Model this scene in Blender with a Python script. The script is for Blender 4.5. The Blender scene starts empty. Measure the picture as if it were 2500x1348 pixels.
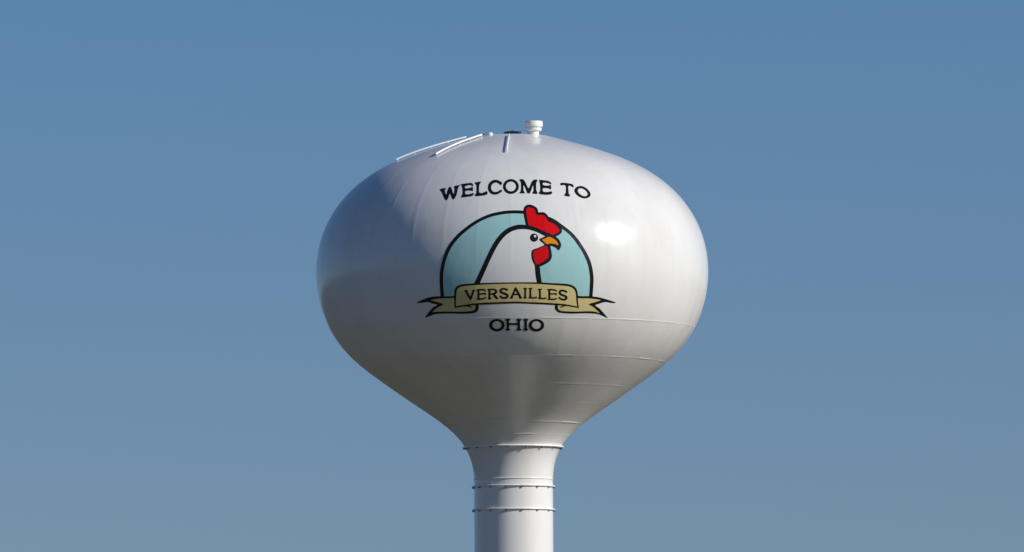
import bpy, math, random
import numpy as np
from mathutils import Vector, Matrix, noise

# ------------------------------------------------------------------ camera
C = bpy.context.scene.collection
SC = bpy.context.scene
DIST, EYE = 320.0, 1.7              # the photographer stands 320 m from the tower
PITCH, ROLL = math.radians(4.0), 0.006
FPX = 20000.0                       # focal length in pixels of a 2500 px wide frame
_f = Vector((0, math.cos(PITCH), math.sin(PITCH)))
_u = Vector((0, -math.sin(PITCH), math.cos(PITCH)))
_r = Vector((1, 0, 0))
_r2 = math.cos(ROLL) * _r - math.sin(ROLL) * _u
_u2 = math.sin(ROLL) * _r + math.cos(ROLL) * _u
cam = bpy.data.cameras.new('camera')
cam.sensor_width = 36.0
cam.lens = 36.0 * FPX / 2500.0
cam.clip_start, cam.clip_end = 1.0, 20000.0
cam_o = bpy.data.objects.new('camera', cam)
C.objects.link(cam_o)
cam_o.matrix_world = Matrix(((_r2.x, _u2.x, -_f.x, -0.008), (_r2.y, _u2.y, -_f.y, -DIST),
                             (_r2.z, _u2.z, -_f.z, EYE), (0, 0, 0, 1)))
SC.camera = cam_o

# ------------------------------------------------------------------ sun and sky
SUN_AZ, SUN_EL = math.radians(66.0), math.radians(26.5)   # azimuth to the right of the line tower -> camera
sdir = Vector((math.sin(SUN_AZ) * math.cos(SUN_EL), -math.cos(SUN_AZ) * math.cos(SUN_EL), math.sin(SUN_EL)))
sun = bpy.data.lights.new('sun', 'SUN')
sun.energy = 3.85
sun.angle = math.radians(0.6)
sun.color = (1.0, 0.955, 0.88)
sun_o = bpy.data.objects.new('sun', sun)
C.objects.link(sun_o)
sun_o.location = (60, -60, 80)
sun_o.rotation_euler = sdir.to_track_quat('Z', 'Y').to_euler()

w = bpy.data.worlds.new('World')
SC.world = w
w.use_nodes = True
nt = w.node_tree
bg = nt.nodes['Background']
tc = nt.nodes.new('ShaderNodeTexCoord')
sp = nt.nodes.new('ShaderNodeSeparateXYZ')
# a clear dry winter sky: the whitish horizon band of the sky model is squeezed so the deep blue starts low
def mnode(op, a=None, b=None):
    n = nt.nodes.new('ShaderNodeMath'); n.operation = op
    if isinstance(a, (int, float)): n.inputs[0].default_value = a
    elif a is not None: nt.links.new(a, n.inputs[0])
    if isinstance(b, (int, float)): n.inputs[1].default_value = b
    elif b is not None: nt.links.new(b, n.inputs[1])
    return n.outputs[0]
nt.links.new(tc.outputs['Generated'], sp.inputs[0])
SKYZ_A, SKYZ_B = 0.20, 1.7
z1 = mnode('ADD', mnode('MULTIPLY', sp.outputs['Z'], SKYZ_B), SKYZ_A)
cb = nt.nodes.new('ShaderNodeCombineXYZ')
nt.links.new(sp.outputs['X'], cb.inputs[0]); nt.links.new(sp.outputs['Y'], cb.inputs[1]); nt.links.new(z1, cb.inputs[2])
nv = nt.nodes.new('ShaderNodeVectorMath'); nv.operation = 'NORMALIZE'
nt.links.new(cb.outputs[0], nv.inputs[0])
sky = nt.nodes.new('ShaderNodeTexSky')
sky.sky_type = 'NISHITA'
sky.sun_disc = False
sky.sun_elevation = SUN_EL
sky.sun_rotation = math.atan2(sdir.x, sdir.y)
sky.altitude = 200.0
sky.air_density = 1.0
sky.dust_density = 0.6
sky.ozone_density = 1.5
nt.links.new(nv.outputs[0], sky.inputs[0])
tint = nt.nodes.new('ShaderNodeMix'); tint.data_type = 'RGBA'; tint.blend_type = 'MULTIPLY'
tint.inputs[0].default_value = 1.0
nt.links.new(sky.outputs[0], tint.inputs[6])
rmp = nt.nodes.new('ShaderNodeValToRGB')                     # thin ground haze low down, clear deep air overhead
els = rmp.color_ramp.elements
els[0].position = 0.030; els[0].color = (1.0, 0.975, 0.895, 1)
els[1].position = 0.60; els[1].color = (0.36, 0.57, 0.90, 1)
e = els.new(0.108); e.color = (0.77, 1.055, 1.16, 1)
nt.links.new(sp.outputs['Z'], rmp.inputs[0])
nt.links.new(rmp.outputs[0], tint.inputs[7])
nt.links.new(tint.outputs[2], bg.inputs[0])
bg.inputs[1].default_value = 0.10

SC.view_settings.view_transform = 'Standard'
SC.view_settings.look = 'None'
SC.view_settings.gamma = 1.0
SC.view_settings.exposure = 0.0
SC.cycles.max_bounces = 6

# ------------------------------------------------------------------ helpers
def link(name, me, mat=None, parent=None, label=None, smooth=True):
    o = bpy.data.objects.new(name, me)
    C.objects.link(o)
    if mat: me.materials.append(mat)
    if smooth:
        me.polygons.foreach_set('use_smooth', [True] * len(me.polygons))
    if parent: o.parent = parent
    if label: o['label'] = label
    return o

def mesh(name, verts, faces):
    me = bpy.data.meshes.new(name)
    me.from_pydata([tuple(map(float, v)) for v in verts], [], faces)
    me.update()
    return me

class MB:
    """collects simple solids into one mesh"""
    def __init__(s): s.v = []; s.f = []
    def add(s, vs, fs):
        n = len(s.v); s.v += [tuple(v) for v in vs]; s.f += [tuple(i + n for i in f) for f in fs]
    def lathe(s, prof, seg=48, centre=(0, 0, 0), axis=None, cap=True):
        cx, cy, cz = centre
        vs = []; fs = []
        M = axis.to_track_quat('Z', 'Y').to_matrix() if axis else None
        for r, z in prof:
            for i in range(seg):
                a = 2 * math.pi * i / seg
                p = Vector((r * math.cos(a), r * math.sin(a), z))
                if M: p = M @ p
                vs.append((p.x + cx, p.y + cy, p.z + cz))
        for k in range(len(prof) - 1):
            for i in range(seg):
                j = (i + 1) % seg
                fs.append((k * seg + i, k * seg + j, (k + 1) * seg + j, (k + 1) * seg + i))
        if cap:
            fs.append(tuple(range(seg))[::-1]); n = (len(prof) - 1) * seg
            fs.append(tuple(n + i for i in range(seg)))
        s.add(vs, fs)
    def tube(s, pts, r, seg=12, closed=False, cap=True):
        n = len(pts); P = [Vector(p) for p in pts]; vs = []; fs = []
        for k in range(n):
            if closed: t = P[(k + 1) % n] - P[k - 1]
            else: t = P[min(k + 1, n - 1)] - P[max(k - 1, 0)]
            t.normalize()
            a = t.cross(Vector((0, 0, 1)))
            if a.length < 1e-3: a = Vector((1, 0, 0))
            a.normalize(); b = t.cross(a)
            for i in range(seg):
                q = 2 * math.pi * i / seg
                vs.append(P[k] + a * (r * math.cos(q)) + b * (r * math.sin(q)))
        for k in range(n if closed else n - 1):
            m = (k + 1) % n
            for i in range(seg):
                j = (i + 1) % seg
                fs.append((k * seg + i, m * seg + i, m * seg + j, k * seg + j))
        if not closed and cap:
            fs.append(tuple(range(seg))); fs.append(tuple((n - 1) * seg + i for i in range(seg))[::-1])
        s.add(vs, fs)
    def box(s, c, h, rz=0.0, tilt=0.0):
        vs = []
        for dx in (-1, 1):
            for dy in (-1, 1):
                for dz in (-1, 1):
                    x, y, z = dx * h[0], dy * h[1], dz * h[2]
                    y, z = y * math.cos(tilt) - z * math.sin(tilt), y * math.sin(tilt) + z * math.cos(tilt)
                    vs.append((c[0] + x * math.cos(rz) - y * math.sin(rz), c[1] + x * math.sin(rz) + y * math.cos(rz), c[2] + z))
        s.add(vs, [(0, 1, 3, 2), (4, 6, 7, 5), (0, 4, 5, 1), (2, 3, 7, 6), (0, 2, 6, 4), (1, 5, 7, 3)])
    def build(s, name, mat, parent=None, label=None, smooth=True, bevel=0.0, angle=35):
        me = mesh(name, s.v, s.f)
        o = link(name, me, mat, parent, label, smooth)
        if smooth:
            me.set_sharp_from_angle(angle=math.radians(angle))
        if bevel:
            m = o.modifiers.new('bevel', 'BEVEL'); m.width = bevel; m.segments = 2; m.limit_method = 'ANGLE'
        return o

def paint(name, col, rough=0.2, wave=1.0, spec=0.5, grime=0.0):
    m = bpy.data.materials.new(name); m.use_nodes = True
    n = m.node_tree; b = n.nodes['Principled BSDF']
    b.inputs['Base Color'].default_value = (*col, 1)
    b.inputs['Roughness'].default_value = rough
    b.inputs['Specular IOR Level'].default_value = spec
    g = n.nodes.new('ShaderNodeNewGeometry')
    # slow waviness of rolled steel plate and a fine orange peel under the paint
    t1 = n.nodes.new('ShaderNodeTexNoise'); t1.inputs['Scale'].default_value = 0.9; t1.inputs['Detail'].default_value = 3.0
    t1.inputs['Roughness'].default_value = 0.55
    n.links.new(g.outputs['Position'], t1.inputs['Vector'])
    bp = n.nodes.new('ShaderNodeBump'); bp.inputs['Strength'].default_value = 1.0
    bp.inputs['Distance'].default_value = 0.016 * wave
    n.links.new(t1.outputs[0], bp.inputs['Height'])
    n.links.new(bp.outputs[0], b.inputs['Normal'])
    # uneven weathering: chalky patches and faint rain streaks, a few per cent of the colour
    t2 = n.nodes.new('ShaderNodeTexNoise'); t2.inputs['Scale'].default_value = 0.55; t2.inputs['Detail'].default_value = 6.0
    mp = n.nodes.new('ShaderNodeMapping'); mp.inputs['Scale'].default_value = (1.0, 1.0, 0.28)
    n.links.new(g.outputs['Position'], mp.inputs[0]); n.links.new(mp.outputs[0], t2.inputs['Vector'])
    cr = n.nodes.new('ShaderNodeValToRGB')
    lo = tuple(c * (0.94 - grime) for c in col); cr.color_ramp.elements[0].color = (lo[0], lo[1] * 0.995, lo[2] * 0.985, 1)
    cr.color_ramp.elements[0].position = 0.30
    cr.color_ramp.elements[1].color = (*col, 1); cr.color_ramp.elements[1].position = 0.62
    n.links.new(t2.outputs[0], cr.inputs[0])
    # narrow rain streaks running down the plates
    t3 = n.nodes.new('ShaderNodeTexNoise'); t3.inputs['Scale'].default_value = 2.6; t3.inputs['Detail'].default_value = 5.0
    m3 = n.nodes.new('ShaderNodeMapping'); m3.inputs['Scale'].default_value = (1.0, 1.0, 0.06)
    n.links.new(g.outputs['Position'], m3.inputs[0]); n.links.new(m3.outputs[0], t3.inputs['Vector'])
    c3 = n.nodes.new('ShaderNodeValToRGB'); c3.color_ramp.elements[0].color = (0.975, 0.97, 0.962, 1); c3.color_ramp.elements[0].position = 0.34
    c3.color_ramp.elements[1].color = (1, 1, 1, 1); c3.color_ramp.elements[1].position = 0.52
    mm = n.nodes.new('ShaderNodeMix'); mm.data_type = 'RGBA'; mm.blend_type = 'MULTIPLY'; mm.inputs[0].default_value = 1.0
    n.links.new(t3.outputs[0], c3.inputs[0]); n.links.new(cr.outputs[0], mm.inputs[6]); n.links.new(c3.outputs[0], mm.inputs[7])
    n.links.new(mm.outputs[2], b.inputs['Base Color'])
    mr = n.nodes.new('ShaderNodeMapRange'); mr.inputs['To Min'].default_value = rough * 0.9; mr.inputs['To Max'].default_value = rough * 1.2
    n.links.new(t2.outputs[0], mr.inputs[0]); n.links.new(mr.outputs[0], b.inputs['Roughness'])
    return m

WHITE = (0.79, 0.775, 0.755)
M_white = paint('white_enamel', WHITE, 0.19, 0.55)
M_pipe = paint('white_pipe_paint', (0.90, 0.895, 0.88), 0.28, 0.2)
M_dark = paint('dark_blue_grey_metal', (0.09, 0.10, 0.18), 0.45, 0.2)
M_galv = paint('galvanised_steel', (0.30, 0.30, 0.31), 0.32, 0.2)
M_galv.node_tree.nodes['Principled BSDF'].inputs['Metallic'].default_value = 1.0
M_black = paint('black_enamel', (0.008, 0.0075, 0.008), 0.30, 1.0, 0.35)
M_blue = paint('pale_teal_enamel', (0.365, 0.62, 0.63), 0.26, 1.0, 0.3)
M_red = paint('red_enamel', (0.70, 0.005, 0.009), 0.30, 1.0, 0.15)
M_orange = paint('orange_enamel', (0.84, 0.27, 0.008), 0.30, 1.0, 0.15)
M_tan = paint('tan_enamel', (0.68, 0.565, 0.255), 0.28, 1.0, 0.3)

# ------------------------------------------------------------------ tank profile
# meridian of the tank: start height and slope, then curvature along the arc (1/m)
PAR0 = (29.6759, 0.2793)
KN = [0, 2, 4, 5, 6, 7, 8, 9, 10, 11, 12, 13, 14, 15, 16, 17, 18, 18.6, 19.2, 19.8, 20.4, 21.5]
KV = [-0.029, 0.0397, 0.1167, 0.1938, 0.2098, 0.2255, 0.2424, 0.2173, 0.2067, 0.2082, 0.2315, 0.2049, 0.0795, 0.0033,
      0.0279, -0.0556, -0.232, -0.4255, -0.4598, -0.3204, -0.009, -0.05]
s_ = np.linspace(0, 21.5, 4000)
k_ = np.interp(s_, KN, KV)
ds = s_[1] - s_[0]
th_ = PAR0[1] + np.concatenate([[0], np.cumsum((k_[1:] + k_[:-1]) / 2 * ds)])
r_ = 1.0 + np.concatenate([[0], np.cumsum((np.cos(th_)[1:] + np.cos(th_)[:-1]) / 2 * ds)])
z_ = PAR0[0] - np.concatenate([[0], np.cumsum((np.sin(th_)[1:] + np.sin(th_)[:-1]) / 2 * ds)])
r_ = np.where((z_ < 16.2) & (r_ < 1.545), 1.545, r_)
TOP_R = 1.50                                        # edge of the flat crown plate
i0 = int(np.argmax(r_ >= TOP_R))
Z_TOP = float(z_[i0])
ZA, RA = z_[i0:][::-1].copy(), r_[i0:][::-1].copy()
BOT = 16.1                                          # weld between tank neck and pedestal
SEAMS = [(21.98, 0.013, 40), (20.61, 0.019, 46), (19.61, 0.010, 32), (18.94, 0.010, 24), (18.24, 0.030, 16), (17.78, 0.012, 16)]
rng = np.random.RandomState(7)
SEAM_MOD = [0.12 + 0.88 * rng.uniform(0, 1.0, n) ** (1.0 if k in (0, 4) else 2.2) for k, (_, _, n) in enumerate(SEAMS)]
PLOFF = rng.uniform(-1, 1, 400)

def plates(phi, z):
    """small flattening of every rolled plate, so that vertical welds show as faint ridges"""
    ph = np.asarray(phi)
    out = np.zeros_like(ph + z)
    for lo, hi, n, k, off in ((23.6, 29.2, 36, 0.035, 0.005), (21.98, 23.6, 40, 0.15, 0.03), (20.61, 21.98, 40, 0.38, 0.03), (18.24, 20.61, 24, 0.14, 0.0)):
        h = math.pi / n
        q = (ph + off) / (2 * h)
        u = (q - np.floor(q) - 0.5) * 2 * h
        kk = k * (0.75 + 0.35 * PLOFF[(np.floor(q).astype(int) % n) + int(lo)])
        e1 = 2.2 if lo > 23 else 0.08
        wz = np.clip((z - lo) / e1, 0, 1) * np.clip((hi - z) / (0.08 if hi < 23 else 0.7), 0, 1)
        out = out + wz * kk * (u * u - h * h / 3) / 2
        if lo > 23:                                # slight peaking right at the vertical welds of the shoulder
            e = h - np.abs(u)
            out = out + wz * 0.0007 * np.exp(-(e * 110) ** 2)
    return out

def surf_r(phi, z):
    R = np.interp(z, ZA, RA)
    r = R * (1 + plates(phi, z))
    for zs, am in ((21.98, 0.012), (20.61, 0.0012)):   # the ring welds draw the plate edges out a little
        r = r + am * np.exp(-np.abs(z - zs) / 0.42)
    for (zs, amp, n), mod in zip(SEAMS, SEAM_MOD):
        q = np.floor((phi % (2 * math.pi)) / (2 * math.pi) * n).astype(int) % n
        r = r + amp * mod[q] * np.exp(-((z - zs) / 0.024) ** 2)
    return r

def surf_p(phi, z, off=0.0):
    """point on the tank at azimuth phi (0 = towards the road, positive to the right) and height z"""
    r = surf_r(phi, z)
    e = 1e-3
    drz = (surf_r(phi, z + e) - surf_r(phi, z - e)) / (2 * e)
    drp = (surf_r(phi + e, z) - surf_r(phi - e, z)) / (2 * e)
    c, s = np.cos(phi), np.sin(phi)
    # outward normal in (radial, azimuthal, z)
    nr, na, nz = np.ones_like(r), -drp / r, -drz
    l = np.sqrt(nr * nr + na * na + nz * nz); nr, na, nz = nr / l, na / l, nz / l
    nx, ny = nr * s + na * c, -(nr * c - na * s)
    P = np.stack([r * s + off * nx, -r * c + off * ny, z + off * nz], -1)
    return P, np.stack([nx, ny, nz], -1)

# ------------------------------------------------------------------ the tower
tower = bpy.data.objects.new('water_tower', None)
C.objects.link(tower)
tower['label'] = 'white bulb-shaped water tower with a rooster emblem standing alone against blue sky'
tower['category'] = 'water tower'

rows = set(np.round(np.concatenate([np.linspace(BOT, Z_TOP, 330)] + [np.linspace(zs - 0.06, zs + 0.06, 17) for zs, _, _ in SEAMS]), 4).tolist())
# finer rows where the roof is nearly flat
rows |= set(np.round(np.interp(np.linspace(0, 6, 60), s_ - s_[i0], z_), 4).tolist())
rows = np.array(sorted(z for z in rows if BOT <= z <= Z_TOP))
NS = 720
phis = np.arange(NS) * 2 * math.pi / NS
PH, ZZ = np.meshgrid(phis, rows)
P, _n = surf_p(PH.ravel(), ZZ.ravel())
verts = P.tolist()
faces = []
for k in range(len(rows) - 1):
    for i in range(NS):
        j = (i + 1) % NS
        faces.append((k * NS + i, k * NS + j, (k + 1) * NS + j, (k + 1) * NS + i))
base = (len(rows) - 1) * NS
prev = base
for rr, zz in ((1.44, Z_TOP + 0.010), (1.2, Z_TOP + 0.022), (0.8, Z_TOP + 0.035), (0.4, Z_TOP + 0.042)):
    n0 = len(verts)
    verts += [(rr * math.sin(a), -rr * math.cos(a), zz) for a in phis]
    for i in range(NS):
        j = (i + 1) % NS
        faces.append((prev + i, prev + j, n0 + j, n0 + i))
    prev = n0
verts.append((0, 0, Z_TOP + 0.045)); c = len(verts) - 1
for i in range(NS): faces.append((prev + i, prev + (i + 1) % NS, c))
tank = link('tank', mesh('tank', verts, faces), M_white, tower)

# pedestal: shaft and flared skirt down to the ground
mb = MB()
pr = [(4.05, 0.0), (4.05, 0.12), (3.9, 0.14), (3.3, 1.6), (2.75, 3.0), (2.25, 4.5), (1.85, 6.0), (1.64, 7.3), (1.565, 8.6), (1.545, 9.6)]
for zz in (10.4, 11.6, 12.8):
    pr += [(1.545, zz - 0.08), (1.545, zz - 0.03), (1.552, zz), (1.545, zz + 0.03), (1.545, zz + 0.08)]
pr += [(1.545, 13.4), (1.545, 14.7), (1.545, BOT - 0.10), (1.545, BOT - 0.05), (1.545, BOT - 0.002)]
mb.lathe(pr, 192, cap=False)
ped = mb.build('pedestal', M_white, tower)
mb = MB(); mb.lathe([(1.548, -0.026), (1.572, -0.018), (1.576, 0.0), (1.570, 0.016), (1.548, 0.03)], 192, (0, 0, BOT), cap=False)
mb.build('weld_band', M_white, tower)
# door in the skirt (below the picture)
mb = MB(); mb.box((0, -3.48, 1.22), (0.48, 0.10, 1.05), tilt=-0.12)
dr = mb.build('door', M_dark, tower, bevel=0.01)
mb = MB(); mb.box((0.36, -3.60, 1.2), (0.03, 0.02, 0.08)); mb.build('handle', M_pipe, dr)

# painters' rails around the neck, each a pipe ring on stand-off lugs
def ring_rail(R, z, r, n, ph0, rs):
    m = MB()
    m.tube([(R * math.sin(a), -R * math.cos(a), z) for a in np.linspace(0, 2 * math.pi, 145)[:-1]], r, 10, closed=True)
    ring = m.build('ring_rail', M_pipe, tower)
    lug_me = None
    for i in range(n):
        a = math.radians(ph0) + 2 * math.pi * i / n
        d = Vector((math.sin(a), -math.cos(a), 0))
        if lug_me is None:
            m = MB()
            L = R - rs
            m.lathe([(0.030, -L - 0.03), (0.030, 0.022), (0.024, 0.034)], 12, (0, 0, -0.050), Vector((1, 0, 0)))
            m.box((0, 0, -0.035), (0.016, 0.03, 0.045))
            o = m.build('bracket', M_galv, ring); lug_me = o.data
        else:
            o = bpy.data.objects.new('bracket', lug_me); C.objects.link(o); o.parent = ring
        o.location = d * R + Vector((0, 0, z))
        o.rotation_euler = (0, 0, math.atan2(d.y, d.x))
    return ring
ring_rail(1.945, 17.36, 0.037, 17, -5.6, 1.86)
ring_rail(1.598, 15.82, 0.033, 15, -11.0, 1.545)
ring_rail(1.598, 14.91, 0.033, 15, -11.0, 1.545)

# radial rails on the roof
def roof_point(phi, r, off):
    z = float(np.interp(r, r_[i0:i0 + 1500], z_[i0:i0 + 1500]))
    P, _ = surf_p(np.array([phi]), np.array([z]), off)
    return tuple(P[0])
for az, ra, rb, rad in ((-74.0, 1.82, 4.66, 0.033), (-39.0, 1.82, 4.64, 0.038), (-2.4, 1.95, 4.60, 0.028)):
    a = math.radians(az)
    m = MB(); m.tube([roof_point(a, q, 0.07) for q in np.linspace(ra, rb, 26)], rad, 12)
    rail = m.build('roof_rail', M_pipe, tower)
    for q in np.linspace(ra + 0.05, rb - 0.05, 5):
        m = MB(); m.tube([roof_point(a, q, 0.0), roof_point(a, q, 0.05)], 0.010, 8)
        m.build('bracket', M_pipe, rail)

# roof vent: neck, drum and a mushroom cap
vx, vy = 0.875, -1.15
vz = Z_TOP + 0.01
m = MB(); m.lathe([(0.205, -0.06), (0.205, 0.20)], 40, (vx, vy, vz - 0.08)); vent = m.build('vent', M_pipe, tower)
m = MB(); m.lathe([(0.20, 0.195), (0.27, 0.20), (0.31, 0.235), (0.312, 0.315), (0.275, 0.325), (0.27, 0.36)], 40, (vx, vy, vz - 0.08)); m.build('vent_drum', M_pipe, vent)
m = MB(); m.lathe([(0.26, 0.352), (0.345, 0.357), (0.352, 0.37), (0.352, 0.55), (0.335, 0.58), (0.25, 0.592)], 40, (vx, vy, vz - 0.075)); m.build('vent_cap', M_pipe, vent)

# dark access hatch on the crown, its lid lugs, and a small white capped nozzle
m = MB(); m.lathe([(0.40, -0.03), (0.40, 0.04), (0.31, 0.045), (0.31, 0.115), (0.27, 0.13)], 40, (0.02, -0.62, Z_TOP + 0.03))
h = m.build('hatch', M_dark, tower, label='dark low roof hatch beside the vent')
m = MB(); m.box((0.02, -0.72, Z_TOP + 0.185), (0.06, 0.04, 0.022)); m.build('handle', M_pipe, h)
m = MB(); m.box((0.34, -0.74, Z_TOP + 0.12), (0.05, 0.05, 0.055)); m.build('hinge', M_pipe, h, bevel=0.01)
m = MB(); m.lathe([(0.11, -0.03), (0.11, 0.045), (0.085, 0.068), (0.03, 0.078)], 28, (-0.83, -1.26, Z_TOP)); m.build('nozzle', M_pipe, tower)
m = MB(); m.box((-1.14, -0.98, Z_TOP + 0.02), (0.10, 0.03, 0.03)); m.build('anchor_lug', M_dark, tower)

# ------------------------------------------------------------------ painted emblem and lettering
# The artwork is laid out in drawing units (1 unit = 16 mm at the tower's axis) and transferred to the steel
# along parallel-ish stencil lines, as a projector at street level would do; then it is real paint on the tank.
def to_steel(x, y, off):
    X, Y = x - 1250.0, y - 674.0
    u = math.cos(ROLL) * X - math.sin(ROLL) * Y
    v = -(math.sin(ROLL) * X + math.cos(ROLL) * Y)
    d = np.stack([u / FPX, math.cos(PITCH) - math.sin(PITCH) * v / FPX, math.sin(PITCH) + math.cos(PITCH) * v / FPX], -1)
    t = np.full(len(X), DIST - 7.0)
    for _ in range(14):
        px, py, pz = -0.008 + d[:, 0] * t, -DIST + d[:, 1] * t, EYE + d[:, 2] * t
        R = np.interp(pz, ZA, RA)
        t = t - (-py - np.sqrt(np.maximum(R * R - px * px, 0.01))) * -1.0 * 0.95
    phi = np.arctan2(px, -py)
    return surf_p(phi, pz, off)

def catmull(pts, n=6, closed=True):
    P = np.array(pts, float); N = len(P); out = []
    rng_ = range(N) if closed else range(N - 1)
    for i in rng_:
        if closed: p0, p1, p2, p3 = P[i - 1], P[i], P[(i + 1) % N], P[(i + 2) % N]
        else: p0, p1, p2, p3 = P[max(i - 1, 0)], P[i], P[i + 1], P[min(i + 2, N - 1)]
        for t in np.linspace(0, 1, n, endpoint=False):
            a = 0.5 * ((2 * p1) + (-p0 + p2) * t + (2 * p0 - 5 * p1 + 4 * p2 - p3) * t * t + (-p0 + 3 * p1 - 3 * p2 + p3) * t ** 3)
            out.append(a)
    if not closed: out.append(P[-1])
    return np.array(out)

class Field:
    def __init__(s, x0, y0, x1, y1, h):
        s.x = np.arange(x0, x1 + h, h); s.y = np.arange(y0, y1 + h, h)
        s.X, s.Y = np.meshgrid(s.x, s.y); s.h = h
    def seg(s, poly, closed, wid=None):
        D = np.full(s.X.shape, 1e9)
        n = len(poly)
        for i in range(n if closed else n - 1):
            a, b = poly[i], poly[(i + 1) % n]
            dx, dy = b[0] - a[0], b[1] - a[1]
            L = dx * dx + dy * dy
            if L < 1e-9: continue
            t = np.clip(((s.X - a[0]) * dx + (s.Y - a[1]) * dy) / L, 0, 1)
            d = np.hypot(s.X - a[0] - t * dx, s.Y - a[1] - t * dy)
            if wid is not None: d = d - (wid[i] + t * (wid[(i + 1) % n] - wid[i])) / 2
            D = np.minimum(D, d)
        return D
    def poly(s, pts, smooth=True):
        """signed distance, negative inside; a point given as (x, y, 1) is a sharp corner"""
        P = catmull([p[:2] for p in pts]) if smooth else np.array([p[:2] for p in pts], float)
        ins = np.zeros(s.X.shape, bool); n = len(P)
        for i in range(n):
            (ax, ay), (bx, by) = P[i], P[(i + 1) % n]
            if ay == by: continue
            c = ((ay > s.Y) != (by > s.Y)) & (s.X < (bx - ax) * (s.Y - ay) / (by - ay) + ax)
            ins ^= c
        d = s.seg(P, True)
        return np.where(ins, -d, d)
    def stroke(s, pts, w=None, smooth=True):
        P = np.array([p[:2] for p in pts], float)
        W = np.array([p[2] if len(p) > 2 else w for p in pts], float)
        if smooth and len(P) > 2:
            Q = catmull(np.column_stack([P, W]), 6, False); P, W = Q[:, :2], Q[:, 2]
        return s.seg(P, False, W)
    def ellipse(s, cx, cy, rx, ry):
        a = np.linspace(0, 2 * math.pi, 49)[:-1]
        return s.poly(np.column_stack([cx + rx * np.cos(a), cy + ry * np.sin(a)]), False)

def decal(name, F, f, off, mat, parent, label=None):
    """marching squares over the drawing field -> paint film on the steel"""
    ny, nx = f.shape
    idx = {}; V = []; faces = []
    def corner(j, i):
        k = ('c', j, i)
        if k not in idx: idx[k] = len(V); V.append((F.x[i], F.y[j]))
        return idx[k]
    def edge(j0, i0_, j1, i1):
        k = (j0, i0_, j1, i1) if (j0, i0_) < (j1, i1) else (j1, i1, j0, i0_)
        if k not in idx:
            a, b = f[j0, i0_], f[j1, i1]; t = a / (a - b); t = min(max(t, 0.02), 0.98)
            idx[k] = len(V); V.append((F.x[i0_] + t * (F.x[i1] - F.x[i0_]), F.y[j0] + t * (F.y[j1] - F.y[j0])))
        return idx[k]
    ins = f < 0
    any_ = ins[:-1, :-1] | ins[1:, :-1] | ins[:-1, 1:] | ins[1:, 1:]
    for j, i in zip(*np.nonzero(any_)):
        cs = [(j, i), (j + 1, i), (j + 1, i + 1), (j, i + 1)]
        poly = []
        for q in range(4):
            a, b = cs[q], cs[(q + 1) % 4]
            if ins[a]: poly.append(corner(*a))
            if ins[a] != ins[b]: poly.append(edge(*a, *b))
        if len(poly) >= 3: faces.append(poly)
    V = np.array(V)
    P, N = to_steel(V[:, 0], V[:, 1], off)
    me = mesh(name, P.tolist(), faces)
    o = link(name, me, mat, parent, label)
    me.normals_split_custom_set_from_vertices([tuple(map(float, q)) for q in N])
    return o

# --- emblem artwork
ARCH = [(1081, 730, 8), (1078.5, 705, 8), (1077.7, 682, 8.2), (1078.5, 663, 8.2), (1084, 637, 8.2), (1091.5, 616, 8.2), (1102, 597, 8), (1123, 572.5, 7.8),
        (1156, 546.5, 7.4), (1189, 529.3, 7.2), (1221, 520.7, 7.2), (1253, 517.5, 7.2), (1285, 519, 7.2)]
ARCH_R = [(1335, 531, 6), (1351.5, 538.8, 7), (1372, 553.5, 7.4), (1394, 571.2, 7.6), (1411.7, 592.6, 8), (1429.3, 621, 8.2), (1440, 647.8, 8.4), (1444.5, 678, 8.6),
          (1443.4, 708, 8.2), (1441.5, 730, 8)]
COMB = [(1289, 553), (1284.6, 538), (1281.8, 521.5), (1282.2, 509.5), (1287.5, 503.8), (1296.6, 503.6), (1306.4, 508.4), (1310.2, 514), (1311.3, 520.4), (1316, 522),
        (1326.6, 521.8), (1333, 526.4), (1338, 534), (1342.5, 538.8), (1351, 542), (1360.6, 549.3), (1367.4, 558), (1368.6, 564.2), (1365.6, 569.2), (1357, 574),
        (1349.5, 577.2), (1340.7, 573), (1328, 568.5), (1310.4, 560), (1298, 555.5)]
NECK = [(1159.5, 702, 12), (1164.5, 692.6, 11.5), (1177.3, 664.5, 11.2), (1191, 634, 11.2), (1204.5, 606.5, 11.2), (1215, 589.3, 11.2), (1228, 573.4, 11.2), (1242.8, 562.2, 11.2),
        (1260, 555.6, 11), (1275, 554.2, 10.6), (1291.5, 556, 9.5), (1310.4, 562, 8.6), (1328, 570.6, 8.4), (1340, 576.5, 8)]
NECK_R = [(1310.5, 645, 11), (1312, 653, 11.8), (1313.4, 669, 11.8), (1316.5, 688.7, 11.6), (1318, 694, 11.4)]
BEAK_K = [(1316.6, 585.4), (1324, 580.5), (1332, 577), (1341, 573), (1350, 574.8), (1358, 579), (1365.5, 586.5), (1369.6, 596), (1368.8, 603.5), (1363.6, 611.2), (1357.2, 605.6),
          (1350, 602), (1343, 600.6), (1334, 601.2), (1326, 594.2)]
BEAK_O = [(1323.6, 585.8), (1331.5, 581.8), (1340.5, 578.2), (1348.5, 580.8), (1356, 586), (1361.4, 592.4), (1363.3, 599), (1356.5, 596.6), (1348.3, 595), (1342, 594.9), (1334.8, 596)]
WAT_K = [(1298, 614), (1301.6, 609.6), (1315.5, 604.6), (1330.6, 598), (1339, 596), (1343.4, 602), (1346.4, 617), (1347, 627.5), (1342.4, 637.2), (1331, 645), (1316, 651), (1306, 647),
         (1300.2, 637.5), (1297.6, 626)]
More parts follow.
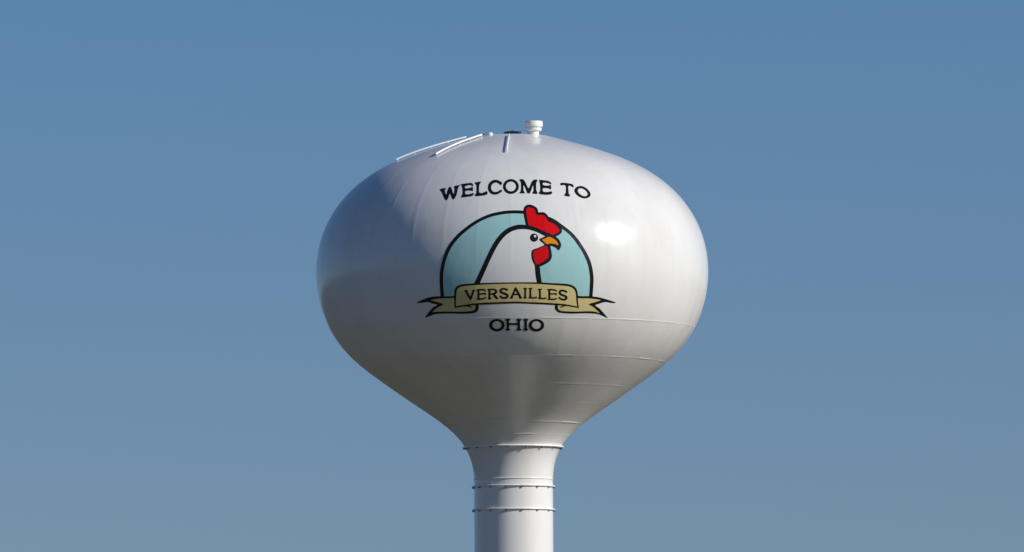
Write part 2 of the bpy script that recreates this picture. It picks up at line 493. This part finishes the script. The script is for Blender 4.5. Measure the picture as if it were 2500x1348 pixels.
WAT_R = [(1302.4, 615.5), (1304.6, 611.8), (1318, 606), (1330.5, 600.8), (1335, 601.6), (1338, 609), (1339.6, 620), (1339.2, 627.8), (1334, 634), (1320.5, 642.2), (1311.7, 646), (1306.4, 641),
         (1302.6, 628)]
P_TOP = [(1111.4, 750.4, 3.2), (1111.2, 738, 3.6), (1111.3, 725.7, 4.2), (1112.3, 711.2, 5), (1115.2, 703.6, 5.2), (1122, 698.7, 5), (1134.6, 695.9, 4.4), (1165.8, 693.5, 3.9), (1207.3, 691.9, 3.0),
         (1259.3, 690.9, 2.8), (1311.9, 691.4, 3.6), (1348.3, 693.5, 4.2), (1382.6, 695.7, 4.8), (1395.4, 698.9, 5), (1403.6, 705, 5), (1407.6, 714.3, 4.6), (1408.7, 726.7, 4), (1409.2, 737, 3.4),
         (1411.6, 751, 3)]
P_BOT = [(1111.4, 750, 3.2), (1122, 748, 3.4), (1134.6, 746.3, 3.4), (1149, 744, 3.6), (1165.8, 742.3, 4), (1207.3, 740.1, 4), (1259, 738.5, 3.8), (1291.2, 739.6, 3.8), (1332.7, 741.4, 4),
         (1358.7, 743, 4), (1379.4, 744.6, 3.6), (1396, 747.6, 3.2), (1411, 750.2, 3)]
CURL_L = [(1122, 748.2, 2.6), (1134, 747, 3), (1143, 747.2, 3), (1151.4, 750.4, 2.2)]
CURL_R = [(1400, 748, 2.6), (1387, 745.8, 3), (1377.5, 746.4, 3), (1368.6, 750.4, 2.2)]
TAIL_LK = [(1018, 739), (1031, 732.4), (1045, 727), (1060, 724.2), (1083, 723.6), (1100, 723.6), (1113, 723.8), (1114, 736), (1116, 744), (1140, 742.5), (1160, 741.5), (1167.5, 745), (1168.4, 754),
           (1164, 761), (1154, 764.8), (1129, 766), (1108, 765.6), (1083, 765.6), (1063, 767), (1052, 770.2), (1038.4, 775.4), (1046, 764.5), (1052, 756.8), (1059.5, 749.6), (1068.5, 744.2),
           (1056.7, 741), (1044.3, 737.4), (1030, 739.2)]
TAIL_LF = [(1051.6, 733.4), (1062, 730.2), (1082.7, 728.2), (1100, 727.9), (1111, 727.8), (1111, 738), (1112, 748), (1140, 744), (1159.2, 743.5), (1161, 748.5), (1160.4, 753.2), (1157.6, 757.2), (1150.2, 759.6),
           (1124.2, 761), (1082.7, 761), (1062, 761.8), (1055.5, 762.4), (1061, 756.6), (1070.2, 749.8), (1082.4, 743.4), (1072.3, 739.2), (1062, 736)]
TAIL_RK = [(1502.6, 738.6), (1478, 730.2), (1457.3, 725.2), (1436.6, 723.4), (1421, 723.4), (1408, 723.6), (1406, 736), (1404, 744), (1380, 742.5), (1362, 741), (1356.2, 745), (1355, 751.7),
           (1358.7, 758), (1367, 763), (1395, 765.4), (1415, 764.8), (1436.6, 764.6), (1457.3, 766.2), (1470.8, 770.6), (1482.6, 776), (1472, 763), (1462.5, 752.7), (1452.6, 745.4),
           (1462.5, 741.3), (1478, 737.2), (1494, 739.6)]
TAIL_RF = [(1466.6, 733), (1457.3, 730.6), (1436.6, 728.2), (1422, 728.2), (1409, 728.4), (1409, 738), (1408, 748), (1380, 744), (1363, 743.5), (1361.8, 748.5), (1362.4, 753.7), (1368, 758.6), (1384.6, 760.4),
           (1410.6, 760.8), (1436.6, 760), (1452.2, 761.2), (1464, 764.4), (1455.3, 755.8), (1447, 748.5), (1437.6, 742.8), (1452.2, 738)]

H = 1.0
F1 = Field(1012, 496, 1510, 780, H)
mn, mx = np.minimum, np.maximum
black = mn(F1.stroke(ARCH), F1.stroke(ARCH_R))
black = mn(black, F1.stroke(NECK)); black = mn(black, F1.stroke(NECK_R))
panel_pts = [p[:2] for p in P_TOP] + [p[:2] for p in P_BOT[::-1]][1:-1]
panel = F1.poly(catmull(panel_pts, 3), False)
black = mx(black, -panel)                                   # the scroll lies over the arch and the neck
comb = F1.poly(COMB)
black = mx(black, -comb); black = mn(black, np.abs(comb) - 3.1)
wat = F1.poly(WAT_R); black = mn(black, F1.poly(WAT_K)); black = mx(black, -wat)
beak = F1.poly(BEAK_O); black = mn(black, F1.poly(BEAK_K)); black = mx(black, -beak)
eye = np.hypot(F1.X - 1303.8, F1.Y - 580.4) - 10.1
glint = np.hypot(F1.X - 1306.6, F1.Y - 576.8) - 3.1
tl, tr = F1.poly(TAIL_LF), F1.poly(TAIL_RF)
tk = mn(F1.poly(TAIL_LK), F1.poly(TAIL_RK))
black = mx(black, -tk - 0.5); black = mn(black, mx(tk, -mn(tl, tr)))
black = mx(black, -panel)
black = mn(black, F1.stroke(P_TOP)); black = mn(black, F1.stroke(P_BOT))
black = mn(black, F1.stroke(CURL_L)); black = mn(black, F1.stroke(CURL_R))

emblem = decal('emblem', F1, black - 0.2, 0.008, M_black, tower, 'black outlines of the rooster emblem over a scroll')
decal('eye', F1, mx(eye, -glint), 0.008, M_black, emblem)
arch_poly = [p[:2] for p in ARCH] + [p[:2] for p in ARCH_R]
body_pts = [p[:2] for p in NECK] + [(1331, 590), (1333, 599), (1326, 604), (1345, 620), (1338, 640), (1313, 648), (1313.4, 669), (1316.5, 688.7), (1318, 700)]
F2 = Field(1070, 508, 1452, 734, 2.0)
disc = F2.poly(np.vstack([catmull(ARCH, 6, False)[:, :2], catmull(ARCH_R, 6, False)[:, :2]]), False); body = F2.poly(body_pts, False)
scr2 = mn(F2.poly(panel_pts, False), mn(F2.poly(TAIL_LK), F2.poly(TAIL_RK)))
comb2 = F2.poly(COMB)
inner = mx(mx(disc, -comb2), -scr2 - 1.0)
beak2 = F2.poly(BEAK_K); wat2 = F2.poly(WAT_K)
decal('background_disc', F2, mx(mx(mx(inner, -body), -beak2 - 1.5), -wat2 - 1.5), 0.004, M_blue, emblem)
decal('rooster_body', F2, mx(mx(body + 1.0, mx(-beak2 - 2.0, -wat2 - 2.0)), -scr2 - 1.0), 0.004, M_white, emblem)
decal('comb', F1, comb - 0.0 + 1.0, 0.004, M_red, emblem)
decal('wattle', F1, wat - 1.0, 0.0055, M_red, emblem)
decal('beak', F1, beak - 1.0, 0.0055, M_orange, emblem)
decal('scroll', F1, mn(panel, mn(tl, tr) - 0.8) , 0.0055, M_tan, emblem)

def word(F, letters, off, label):
    t = bpy.data.objects.new('lettering', None); C.objects.link(t); t.parent = tower; t['label'] = label
    for ch, f in letters: decal('letter', F, f - 0.35, off, M_black, t, 'black painted letter ' + ch)
# --- lettering: outlines and pen strokes in drawing units
def sc(pts, ox, oy, k): return [(ox + p[0] / k, oy + p[1] / k) + tuple(q / k for q in p[2:]) for p in pts]
L1 = dict(
 W=(0, [(305,540),(330,520),(475,495),(470,525),(450,560),(455,620),(480,680),(512,680),(530,600),(565,500),(600,462),(630,465),(660,520),(700,650),(735,665),(752,560),(752,500),(735,465),(750,435),(895,405),(890,435),(850,500),(830,600),(790,730),(740,820),(710,835),(680,810),(650,740),(620,662),(592,680),(560,780),(520,850),(480,855),(440,800),(400,700),(360,610),(320,570)]),
 E=(0, [(950,378),(1200,342),(1270,345),(1310,385),(1312,425),(1290,428),(1240,402),(1190,400),(1080,428),(1060,452),(1065,490),(1095,508),(1200,495),(1280,465),(1310,490),(1303,530),(1312,570),(1280,575),(1200,562),(1090,578),(1066,602),(1070,660),(1100,685),(1180,685),(1250,670),(1310,650),(1337,665),(1320,700),(1270,735),(1100,760),(962,776),(955,748),(985,700),(1000,640),(996,560),(985,470),(962,410)]),
 L=(0, [(1370,350),(1385,325),(1540,300),(1542,325),(1502,390),(1495,450),(1490,560),(1500,625),(1530,645),(1600,645),(1680,610),(1725,590),(1745,610),(1752,655),(1725,690),(1600,720),(1400,737),(1373,722),(1380,695),(1415,640),(1422,560),(1422,450),(1410,390)]),
 M=(1, [(232,245),(250,228),(330,230),(370,262),(420,350),(470,460),(505,500),(545,450),(590,340),(640,262),(690,240),(768,245),(762,290),(737,340),(735,480),(742,570),(772,630),(765,665),(720,668),(628,655),(625,635),(655,590),(662,500),(648,405),(630,425),(590,540),(545,640),(510,655),(470,640),(430,540),(380,430),(350,405),(345,480),(350,570),(382,620),(380,650),(330,652),(243,650),(235,630),(270,580),(280,480),(275,320),(240,270)]),
 E2=(1, [(832,258),(870,247),(1080,275),(1150,300),(1195,350),(1200,378),(1170,372),(1100,340),(1000,325),(950,332),(930,360),(950,400),(1000,420),(1110,420),(1165,405),(1190,430),(1188,480),(1195,520),(1165,525),(1100,497),(980,490),(945,503),(930,540),(940,590),(980,615),(1100,615),(1190,595),(1222,630),(1205,665),(1150,690),(1000,695),(850,672),(823,650),(835,620),(860,580),(865,480),(856,380),(845,310)]),
 T=(1, [(1473,378),(1490,345),(1560,335),(1700,350),(1830,375),(1875,420),(1882,450),(1850,467),(1800,433),(1750,415),(1722,428),(1710,470),(1720,560),(1725,650),(1762,715),(1750,747),(1690,745),(1598,717),(1600,695),(1640,640),(1650,540),(1645,450),(1620,405),(1560,400),(1500,407)]))
F3 = Field(1070, 432, 1446, 494, 0.8)
W1 = {}
for k, (g, pts) in L1.items(): W1[k] = F3.poly(sc(pts, 1050 + 200 * g, 420, 12.5))
W1['C'] = (F3.stroke(sc([(2155,352,84),(2090,305,74),(2010,283,78),(1920,302,86),(1842,375,88),(1815,470,88),(1832,560,86),(1890,628,80),(1990,655,72),(2080,630,68),(2165,578,62)], 1050, 420, 12.5)))
W1['O'] = (mx(F3.ellipse(1247.4, 455.7, 19, 17.8), -F3.ellipse(1247.6, 455.5, 12.8, 12.2)))
W1['O2'] = (mx(F3.poly(sc([(1905,570),(1940,490),(2020,445),(2110,435),(2200,460),(2290,520),(2360,600),(2392,680),(2370,750),(2290,795),(2190,805),(2080,770),(1990,710),(1930,640)], 1250, 420, 12.5)),
             -F3.poly(sc([(2005,600),(2010,540),(2060,500),(2130,500),(2200,530),(2270,590),(2310,660),(2295,720),(2230,745),(2160,735),(2080,690),(2030,640)], 1250, 420, 12.5))))
word(F3, [(k[0], W1[k]) for k in ('W', 'E', 'L', 'C', 'O', 'M', 'E2', 'T', 'O2')], 0.006, 'black words WELCOME TO arched above the emblem')

F4 = Field(1186, 772, 1336, 816, 0.8)
k4 = (1190, 765, 17.24)
def el(F, cx, cy, rx, ry, k): return F.ellipse(k[0] + cx / k[2], k[1] + cy / k[2], rx / k[2], ry / k[2])
o1 = (mx(el(F4, 398, 500, 322, 258, k4), -el(F4, 402, 494, 200, 168, k4)))
o2 = (mx(el(F4, 2062, 500, 320, 258, k4), -el(F4, 2065, 490, 202, 170, k4)))
hi = [np.full(F4.X.shape, 1e9) for _ in range(2)]
for n_, st in enumerate(([(855,270,96),(857,480,92),(860,690,96)], [(775,272,56),(850,300,100),(935,262,56)], [(780,695,52),(857,660,110),(935,695,52)],
           [(1320,270,96),(1322,480,92),(1325,690,96)], [(1240,268,56),(1320,300,100),(1405,268,56)], [(1245,690,52),(1322,655,110),(1405,690,52)],
           [(900,450,84),(1090,448,68),(1290,450,84)],
           [(1610,270,96),(1612,480,94),(1615,690,96)], [(1535,265,52),(1612,295,100),(1695,265,52)], [(1535,688,52),(1612,655,110),(1690,688,52)])):
    q_ = 0 if n_ < 7 else 1
    hi[q_] = mn(hi[q_], F4.stroke(sc(st, *k4), smooth=False))
word(F4, [('O', o1), ('H', hi[0]), ('I', hi[1]), ('O', o2)], 0.006, 'black word OHIO under the scroll')

F5 = Field(1128, 698, 1392, 738, 0.8)
A, B = (1125, 695, 17.857), (1255, 695, 17.857)
LV = []
for ln, strokes in enumerate((
  ((A, [(225,275,90),(420,625,85)]), (A, [(562,270,80),(430,625,75)]), (A, [(185,268,42),(300,268,42)]), (A, [(515,248,42),(615,244,42)])),
  ((A, [(765,240,80),(775,430,76),(775,625,80)]), (A, [(715,232,40),(800,225,56),(960,218,62),(1040,240,62),(1070,275,42)]), (A, [(800,408,58),(1060,392,56)]), (A, [(1075,368,40),(1080,430,40)]), (A, [(728,648,40),(800,632,60),(950,618,62),(1040,595,58),(1088,568,46)])),
  ((A, [(1250,240,78),(1252,420,74),(1252,600,80)]), (A, [(1180,212,40),(1280,212,56),(1400,208,60),(1500,232,72),(1548,300,84),(1500,370,76),(1400,400,62),(1290,405,54)]), (A, [(1430,412,70),(1520,530,92),(1590,600,70)]), (A, [(1212,612,46),(1318,612,46)])),
  ((A, [(2010,222,86),(1925,190,70),(1840,182,74),(1755,222,82),(1735,292,86),(1795,348,84),(1920,394,84),(2020,445,86),(2035,515,86),(1965,568,80),(1860,580,72),(1780,552,74),(1730,512,70)]),),
  ((B, [(70,165,90),(-20,360,72),(-110,565,84)]), (B, [(70,160,80),(180,360,86),(280,560,96)]), (B, [(-30,428,56),(170,422,56)]), (B, [(-165,580,44),(-70,580,44)]), (B, [(235,575,44),(335,572,44)])),
  ((B, [(490,190,74),(486,380,68),(482,570,76)]), (B, [(425,165,44),(545,168,44)]), (B, [(430,572,48),(532,574,48)])),
  ((B, [(712,190,76),(710,380,74),(708,560,80)]), (B, [(655,168,44),(775,164,44)]), (B, [(650,575,44),(750,572,56),(860,578,54),(940,566,60),(975,550,54)])),
  ((B, [(1122,220,76),(1126,400,74),(1128,590,80)]), (B, [(1058,204,44),(1185,204,44)]), (B, [(1065,600,44),(1160,602,56),(1280,608,56),(1350,596,60),(1385,580,54)])),
  ((B, [(1532,240,80),(1536,430,76),(1540,620,80)]), (B, [(1468,212,40),(1560,216,56),(1720,226,62),(1810,252,58),(1855,282,42)]), (B, [(1560,402,54),(1820,404,54)]), (B, [(1830,378,42),(1832,450,42)]), (B, [(1478,636,42),(1560,634,58),(1700,640,60),(1800,628,56),(1848,602,46)])),
  ((B, [(2275,312,84),(2195,275,72),(2110,256,76),(2020,280,84),(1985,350,86),(2025,418,86),(2130,465,84),(2240,510,88),(2280,572,88),(2235,636,84),(2150,656,74),(2060,632,72),(1970,572,74)]),),
)):
    f = np.full(F5.X.shape, 1e9)
    for kk, st in strokes: f = mn(f, F5.stroke(sc(st, *kk)))
    LV.append(('VERSAILLES'[ln], f))
word(F5, LV, 0.0085, 'black word VERSAILLES on the tan scroll')

# ------------------------------------------------------------------ the ground far below (not in the picture, but it lights the tank from beneath)
def ground_mat():
    m = bpy.data.materials.new('winter_grass'); m.use_nodes = True
    n = m.node_tree; b = n.nodes['Principled BSDF']; b.inputs['Roughness'].default_value = 0.95
    b.inputs['Specular IOR Level'].default_value = 0.2
    g = n.nodes.new('ShaderNodeNewGeometry')
    a = n.nodes.new('ShaderNodeTexNoise'); a.inputs['Scale'].default_value = 0.012; a.inputs['Detail'].default_value = 5
    d = n.nodes.new('ShaderNodeTexNoise'); d.inputs['Scale'].default_value = 1.3; d.inputs['Detail'].default_value = 8
    n.links.new(g.outputs['Position'], a.inputs['Vector']); n.links.new(g.outputs['Position'], d.inputs['Vector'])
    c1 = n.nodes.new('ShaderNodeValToRGB'); c1.color_ramp.elements[0].color = (0.085, 0.085, 0.045, 1); c1.color_ramp.elements[1].color = (0.17, 0.135, 0.085, 1)
    c1.color_ramp.elements[0].position = 0.38; c1.color_ramp.elements[1].position = 0.6
    c2 = n.nodes.new('ShaderNodeValToRGB'); c2.color_ramp.elements[0].color = (0.65, 0.65, 0.65, 1); c2.color_ramp.elements[1].color = (1.1, 1.1, 1.05, 1)
    n.links.new(a.outputs[0], c1.inputs[0]); n.links.new(d.outputs[0], c2.inputs[0])
    mx_ = n.nodes.new('ShaderNodeMix'); mx_.data_type = 'RGBA'; mx_.blend_type = 'MULTIPLY'; mx_.inputs[0].default_value = 1
    n.links.new(c1.outputs[0], mx_.inputs[6]); n.links.new(c2.outputs[0], mx_.inputs[7]); n.links.new(mx_.outputs[2], b.inputs['Base Color'])
    return m
gv = []; gf = []; G = 60; E_ = 9000.0
for j in range(G + 1):
    for i in range(G + 1):
        x, y = [math.copysign(abs(t) ** 2.2, t) * E_ for t in (2 * i / G - 1, 2 * j / G - 1)]
        d = math.hypot(x, y)
        z = -0.02 + (0 if d < 60 else 0.6 * noise.noise(Vector((x * 0.004, y * 0.004, 0))) * min(1, (d - 60) / 300) - 0.6 * min(1, (d - 60) / 300))
        gv.append((x, y, z))
for j in range(G):
    for i in range(G):
        a = j * (G + 1) + i; gf.append((a, a + 1, a + G + 2, a + G + 1))
gr = link('ground', mesh('ground', gv, gf), ground_mat())
gr['kind'] = 'structure'
